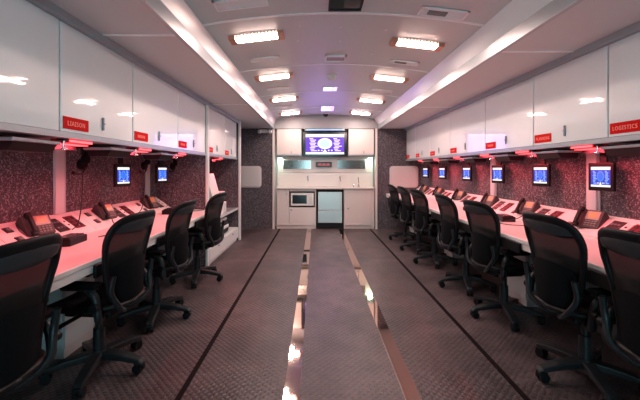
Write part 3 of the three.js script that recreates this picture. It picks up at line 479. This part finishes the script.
// ---------------------------------------------------------------- chairs
function makeChair() {
  const o = new THREE.Group(); o.name = 'office_chair';               // faces +z
  const sgn = (v, e) => Math.sign(v) * Math.abs(v) ** e;
  const back = (a, r) => backUV(r * sgn(Math.cos(a), 0.42), 0.5 + 0.5 * r * sgn(Math.sin(a), 0.42));
  const backUV = (u, v) => {                                          // backrest surface
    const w = 0.145 + 0.068 * Math.min(1, v * 1.3) ** 1.2;
    const y = 0.45 + 0.52 * v + 0.018 * (1 - u * u) * v;
    const z = -0.235 - 0.05 * v + 0.03 * Math.sin(v * Math.PI) + 0.05 * u * u - 0.1 * Math.max(0, v - 0.8) * (1 - u * u);
    return V(u * w, y, z);
  };
  const seat = (a, r) => { const u = r * sgn(Math.cos(a), 0.5), v = r * sgn(Math.sin(a), 0.5); return V(u * (0.225 - 0.02 * (1 - v)), 0.455 + 0.02 * u * u - 0.015 * (1 - v * v) - 0.05 * Math.max(0, v - 0.4) ** 2 * 1.6, v * 0.235 + 0.01); };
  const skin = (fn, a0, r0, r1, NA, NR, full = true, a1 = 0) => {
    const pos = [], uv = [], idx = [];
    for (let j = 0; j <= NR; j++) for (let i = 0; i <= NA; i++) { const a = full ? i / NA * Math.PI * 2 : a0 + (a1 - a0) * i / NA, p = fn(a, r0 + (r1 - r0) * j / NR); pos.push(p.x, p.y, p.z); uv.push(p.x, p.y + p.z); }
    for (let j = 0; j < NR; j++) for (let i = 0; i < NA; i++) { const q = j * (NA + 1) + i; idx.push(q, q + 1, q + NA + 2, q, q + NA + 2, q + NA + 1); }
    const g = new THREE.BufferGeometry(); g.setAttribute('position', new THREE.Float32BufferAttribute(pos, 3)); g.setAttribute('uv', new THREE.Float32BufferAttribute(uv, 2)); g.setIndex(idx); g.computeVertexNormals(); return g;
  };
  const loop = (fn, rad, N = 64, n = 10) => {                          // closed rim with its own thickness at each angle
    const pos = [], idx = [];
    for (let i = 0; i < N; i++) { const a = i / N * Math.PI * 2, p = fn(a, 1), t = fn(a + 0.02, 1).sub(fn(a - 0.02, 1)).normalize(), inn = fn(a, 0.8).sub(p).normalize(), nn = t.clone().cross(inn).normalize(), [ra, rb2] = rad(a); inn.copy(nn).cross(t).normalize();
      for (let k = 0; k < n; k++) { const q = k / n * Math.PI * 2; pos.push(...p.clone().addScaledVector(inn, Math.cos(q) * ra).addScaledVector(nn, Math.sin(q) * rb2).toArray()); } }
    for (let i = 0; i < N; i++) for (let k = 0; k < n; k++) { const A = i * n + k, B = i * n + (k + 1) % n, C = ((i + 1) % N) * n + k, D = ((i + 1) % N) * n + (k + 1) % n; idx.push(A, C, B, B, C, D); }
    const g = new THREE.BufferGeometry(); g.setAttribute('position', new THREE.Float32BufferAttribute(pos, 3)); g.setIndex(idx); g.computeVertexNormals(); g.setAttribute('uv', new THREE.Float32BufferAttribute(new Float32Array(pos.length / 3 * 2), 2)); return g;
  };
  part('back_mesh', skin(back, 0, 0.02, 0.99, 48, 8), M.mesh, o, 'dark see-through mesh');
  part('back_frame', loop(back, (a) => { const t = Math.max(0, Math.sin(a)); return [0.017 + 0.012 * t, 0.016]; }), M.black, o);
  const slabOn = (v0, v1, um, dz, th, NA = 20, NR = 6) => {            // padded patch following the backrest, on its rear side
    const pos = [], idx = [], H = (NA + 1) * (NR + 1);
    for (const k of [0, 1]) for (let j = 0; j <= NR; j++) for (let i = 0; i <= NA; i++) {
      const q = i / NA * 2 - 1, t = j / NR, p = backUV(q * um, v0(q) + (v1(q) - v0(q)) * t), bulge = Math.sqrt(Math.max(0, Math.sin(t * Math.PI))) * Math.sqrt(Math.max(0, 1 - q ** 6));
      pos.push(p.x, p.y, p.z + dz - (k ? 1 : -1) * th * bulge); }
    for (const k of [0, 1]) for (let j = 0; j < NR; j++) for (let i = 0; i < NA; i++) { const q = k * H + j * (NA + 1) + i, t = [q, q + 1, q + NA + 2, q, q + NA + 2, q + NA + 1]; idx.push(...(k ? t.reverse() : t)); }
    const g = new THREE.BufferGeometry(); g.setAttribute('position', new THREE.Float32BufferAttribute(pos, 3)); g.setAttribute('uv', new THREE.Float32BufferAttribute(new Float32Array(pos.length / 3 * 2), 2)); g.setIndex(idx); g.computeVertexNormals(); return g;
  };
  part('shoulder_pad', slabOn((q) => 0.87 - 0.05 * (1 - q * q), (q) => 0.965, 0.88, -0.012, 0.01), M.pad, o, 'grey padded band');
  part('lumbar_pad', slabOn(() => 0.05, (q) => 0.52 - 0.05 * q * q, 0.93, -0.014, 0.012), M.blackSoft, o);
  part('back_yoke', [tube([[-0.19, 0.66, -0.235], [-0.19, 0.56, -0.22], [-0.14, 0.46, -0.24], [-0.05, 0.41, -0.2], [0, 0.4, -0.12]], 0.016, 24, 8), tube([[0.19, 0.66, -0.235], [0.19, 0.56, -0.22], [0.14, 0.46, -0.24], [0.05, 0.41, -0.2], [0, 0.4, -0.12]], 0.016, 24, 8)], M.graphite, o);
  part('seat_mesh', skin(seat, 0, 0.02, 0.99, 40, 6), M.mesh, o); part('seat_frame', loop(seat, () => [0.022, 0.017], 52, 8), M.black, o);
  part('tilt_mechanism', [rb(0.2, 0.07, 0.26, 0.02, 0, 0.405, -0.02), rb(0.36, 0.03, 0.06, 0.012, 0, 0.425, 0.05), rb(0.36, 0.03, 0.06, 0.012, 0, 0.425, -0.12), cyl(0.012, 0.012, 0.2, 0, 0, 0, 10).rotateZ(Math.PI / 2).translate(0.18, 0.4, 0.02)], M.black, o);
  for (const s of [-1, 1]) {
    const a = part('arm', [tube([[s * 0.16, 0.41, -0.14], [s * 0.225, 0.42, -0.17], [s * 0.232, 0.49, -0.17], [s * 0.232, 0.56, -0.15], [s * 0.228, 0.597, -0.1]], 0.02, 22, 10), rb(0.05, 0.014, 0.2, 0.006, s * 0.228, 0.597, -0.06)], M.graphite, o);
    part('arm_pad', rb(0.075, 0.03, 0.25, 0.014, s * 0.228, 0.617, -0.05, 3), M.blackSoft, a); part('arm_knob', cyl(0.024, 0.024, 0.03, 0, 0, 0, 16).rotateZ(Math.PI / 2).translate(s * 0.255, 0.5, -0.17), M.black, a);
  }
  part('gas_lift', [cyl(0.032, 0.036, 0.17, 0, 0.185, 0), cyl(0.02, 0.02, 0.15, 0, 0.32, 0)], M.graphite, o);
  part('hub', [cyl(0.045, 0.055, 0.055, 0, 0.105, 0, 24)], M.graphite, o);
  const leg = prism([[0.03, 0.082], [0.03, 0.13], [0.18, 0.112], [0.28, 0.088], [0.295, 0.07], [0.26, 0.062], [0.14, 0.078]], 0.04, 0.008).translate(0, 0, -0.02);
  { const p = leg.attributes.position; for (let i = 0; i < p.count; i++) p.setZ(i, p.getZ(i) * (1.3 - 1.4 * Math.max(0, p.getX(i) - 0.03))); leg.computeVertexNormals(); }
  const wheel = [cyl(0.028, 0.028, 0.02, 0, 0, 0, 18).rotateX(Math.PI / 2).translate(0.265, 0.028, 0.016), cyl(0.028, 0.028, 0.02, 0, 0, 0, 18).rotateX(Math.PI / 2).translate(0.265, 0.028, -0.016), rb(0.055, 0.03, 0.05, 0.012, 0.27, 0.05, 0), cyl(0.008, 0.008, 0.03, 0.272, 0.065, 0, 10)];
  const caster = merge(wheel);
  for (let k = 0; k < 5; k++) { const l = part('base_leg', leg, M.graphite, o); l.rotation.y = k * Math.PI * 2 / 5 + 0.3; part('caster', caster, M.black, l); }
  return o;
}
const chair0 = makeChair(); chair0.userData = { category: 'chair', group: 'black mesh office chairs at the desks' };
const chairsR = [[1.43, 1.42, 0.04], [1.43, 2.0, 0.06], [1.43, 2.86, 0.1], [1.43, 3.58, 0.02], [1.42, 4.5, 0.1], [1.42, 5.2, 0.04], [1.42, 6.0, 0.08]];
const chairsL = [[-1.59, 1.28, -0.04], [-1.58, 2.1, -0.08], [-1.57, 2.84, -0.03], [-1.56, 3.8, -0.1]];
chairsR.forEach(([x, d, t], k) => { const o = dup(chair0, `black mesh office chair, ${ORD[7 - k]} from the kitchenette along the long desk`, [x, 0, -d], Math.PI / 2 + t); });
chairsL.forEach(([x, d, t], k) => { const o = dup(chair0, `black mesh office chair, ${ORD[4 - k]} from the printer alcove along the short desk`, [x, 0, -d], -Math.PI / 2 + t); });

renderer.render(scene, camera);
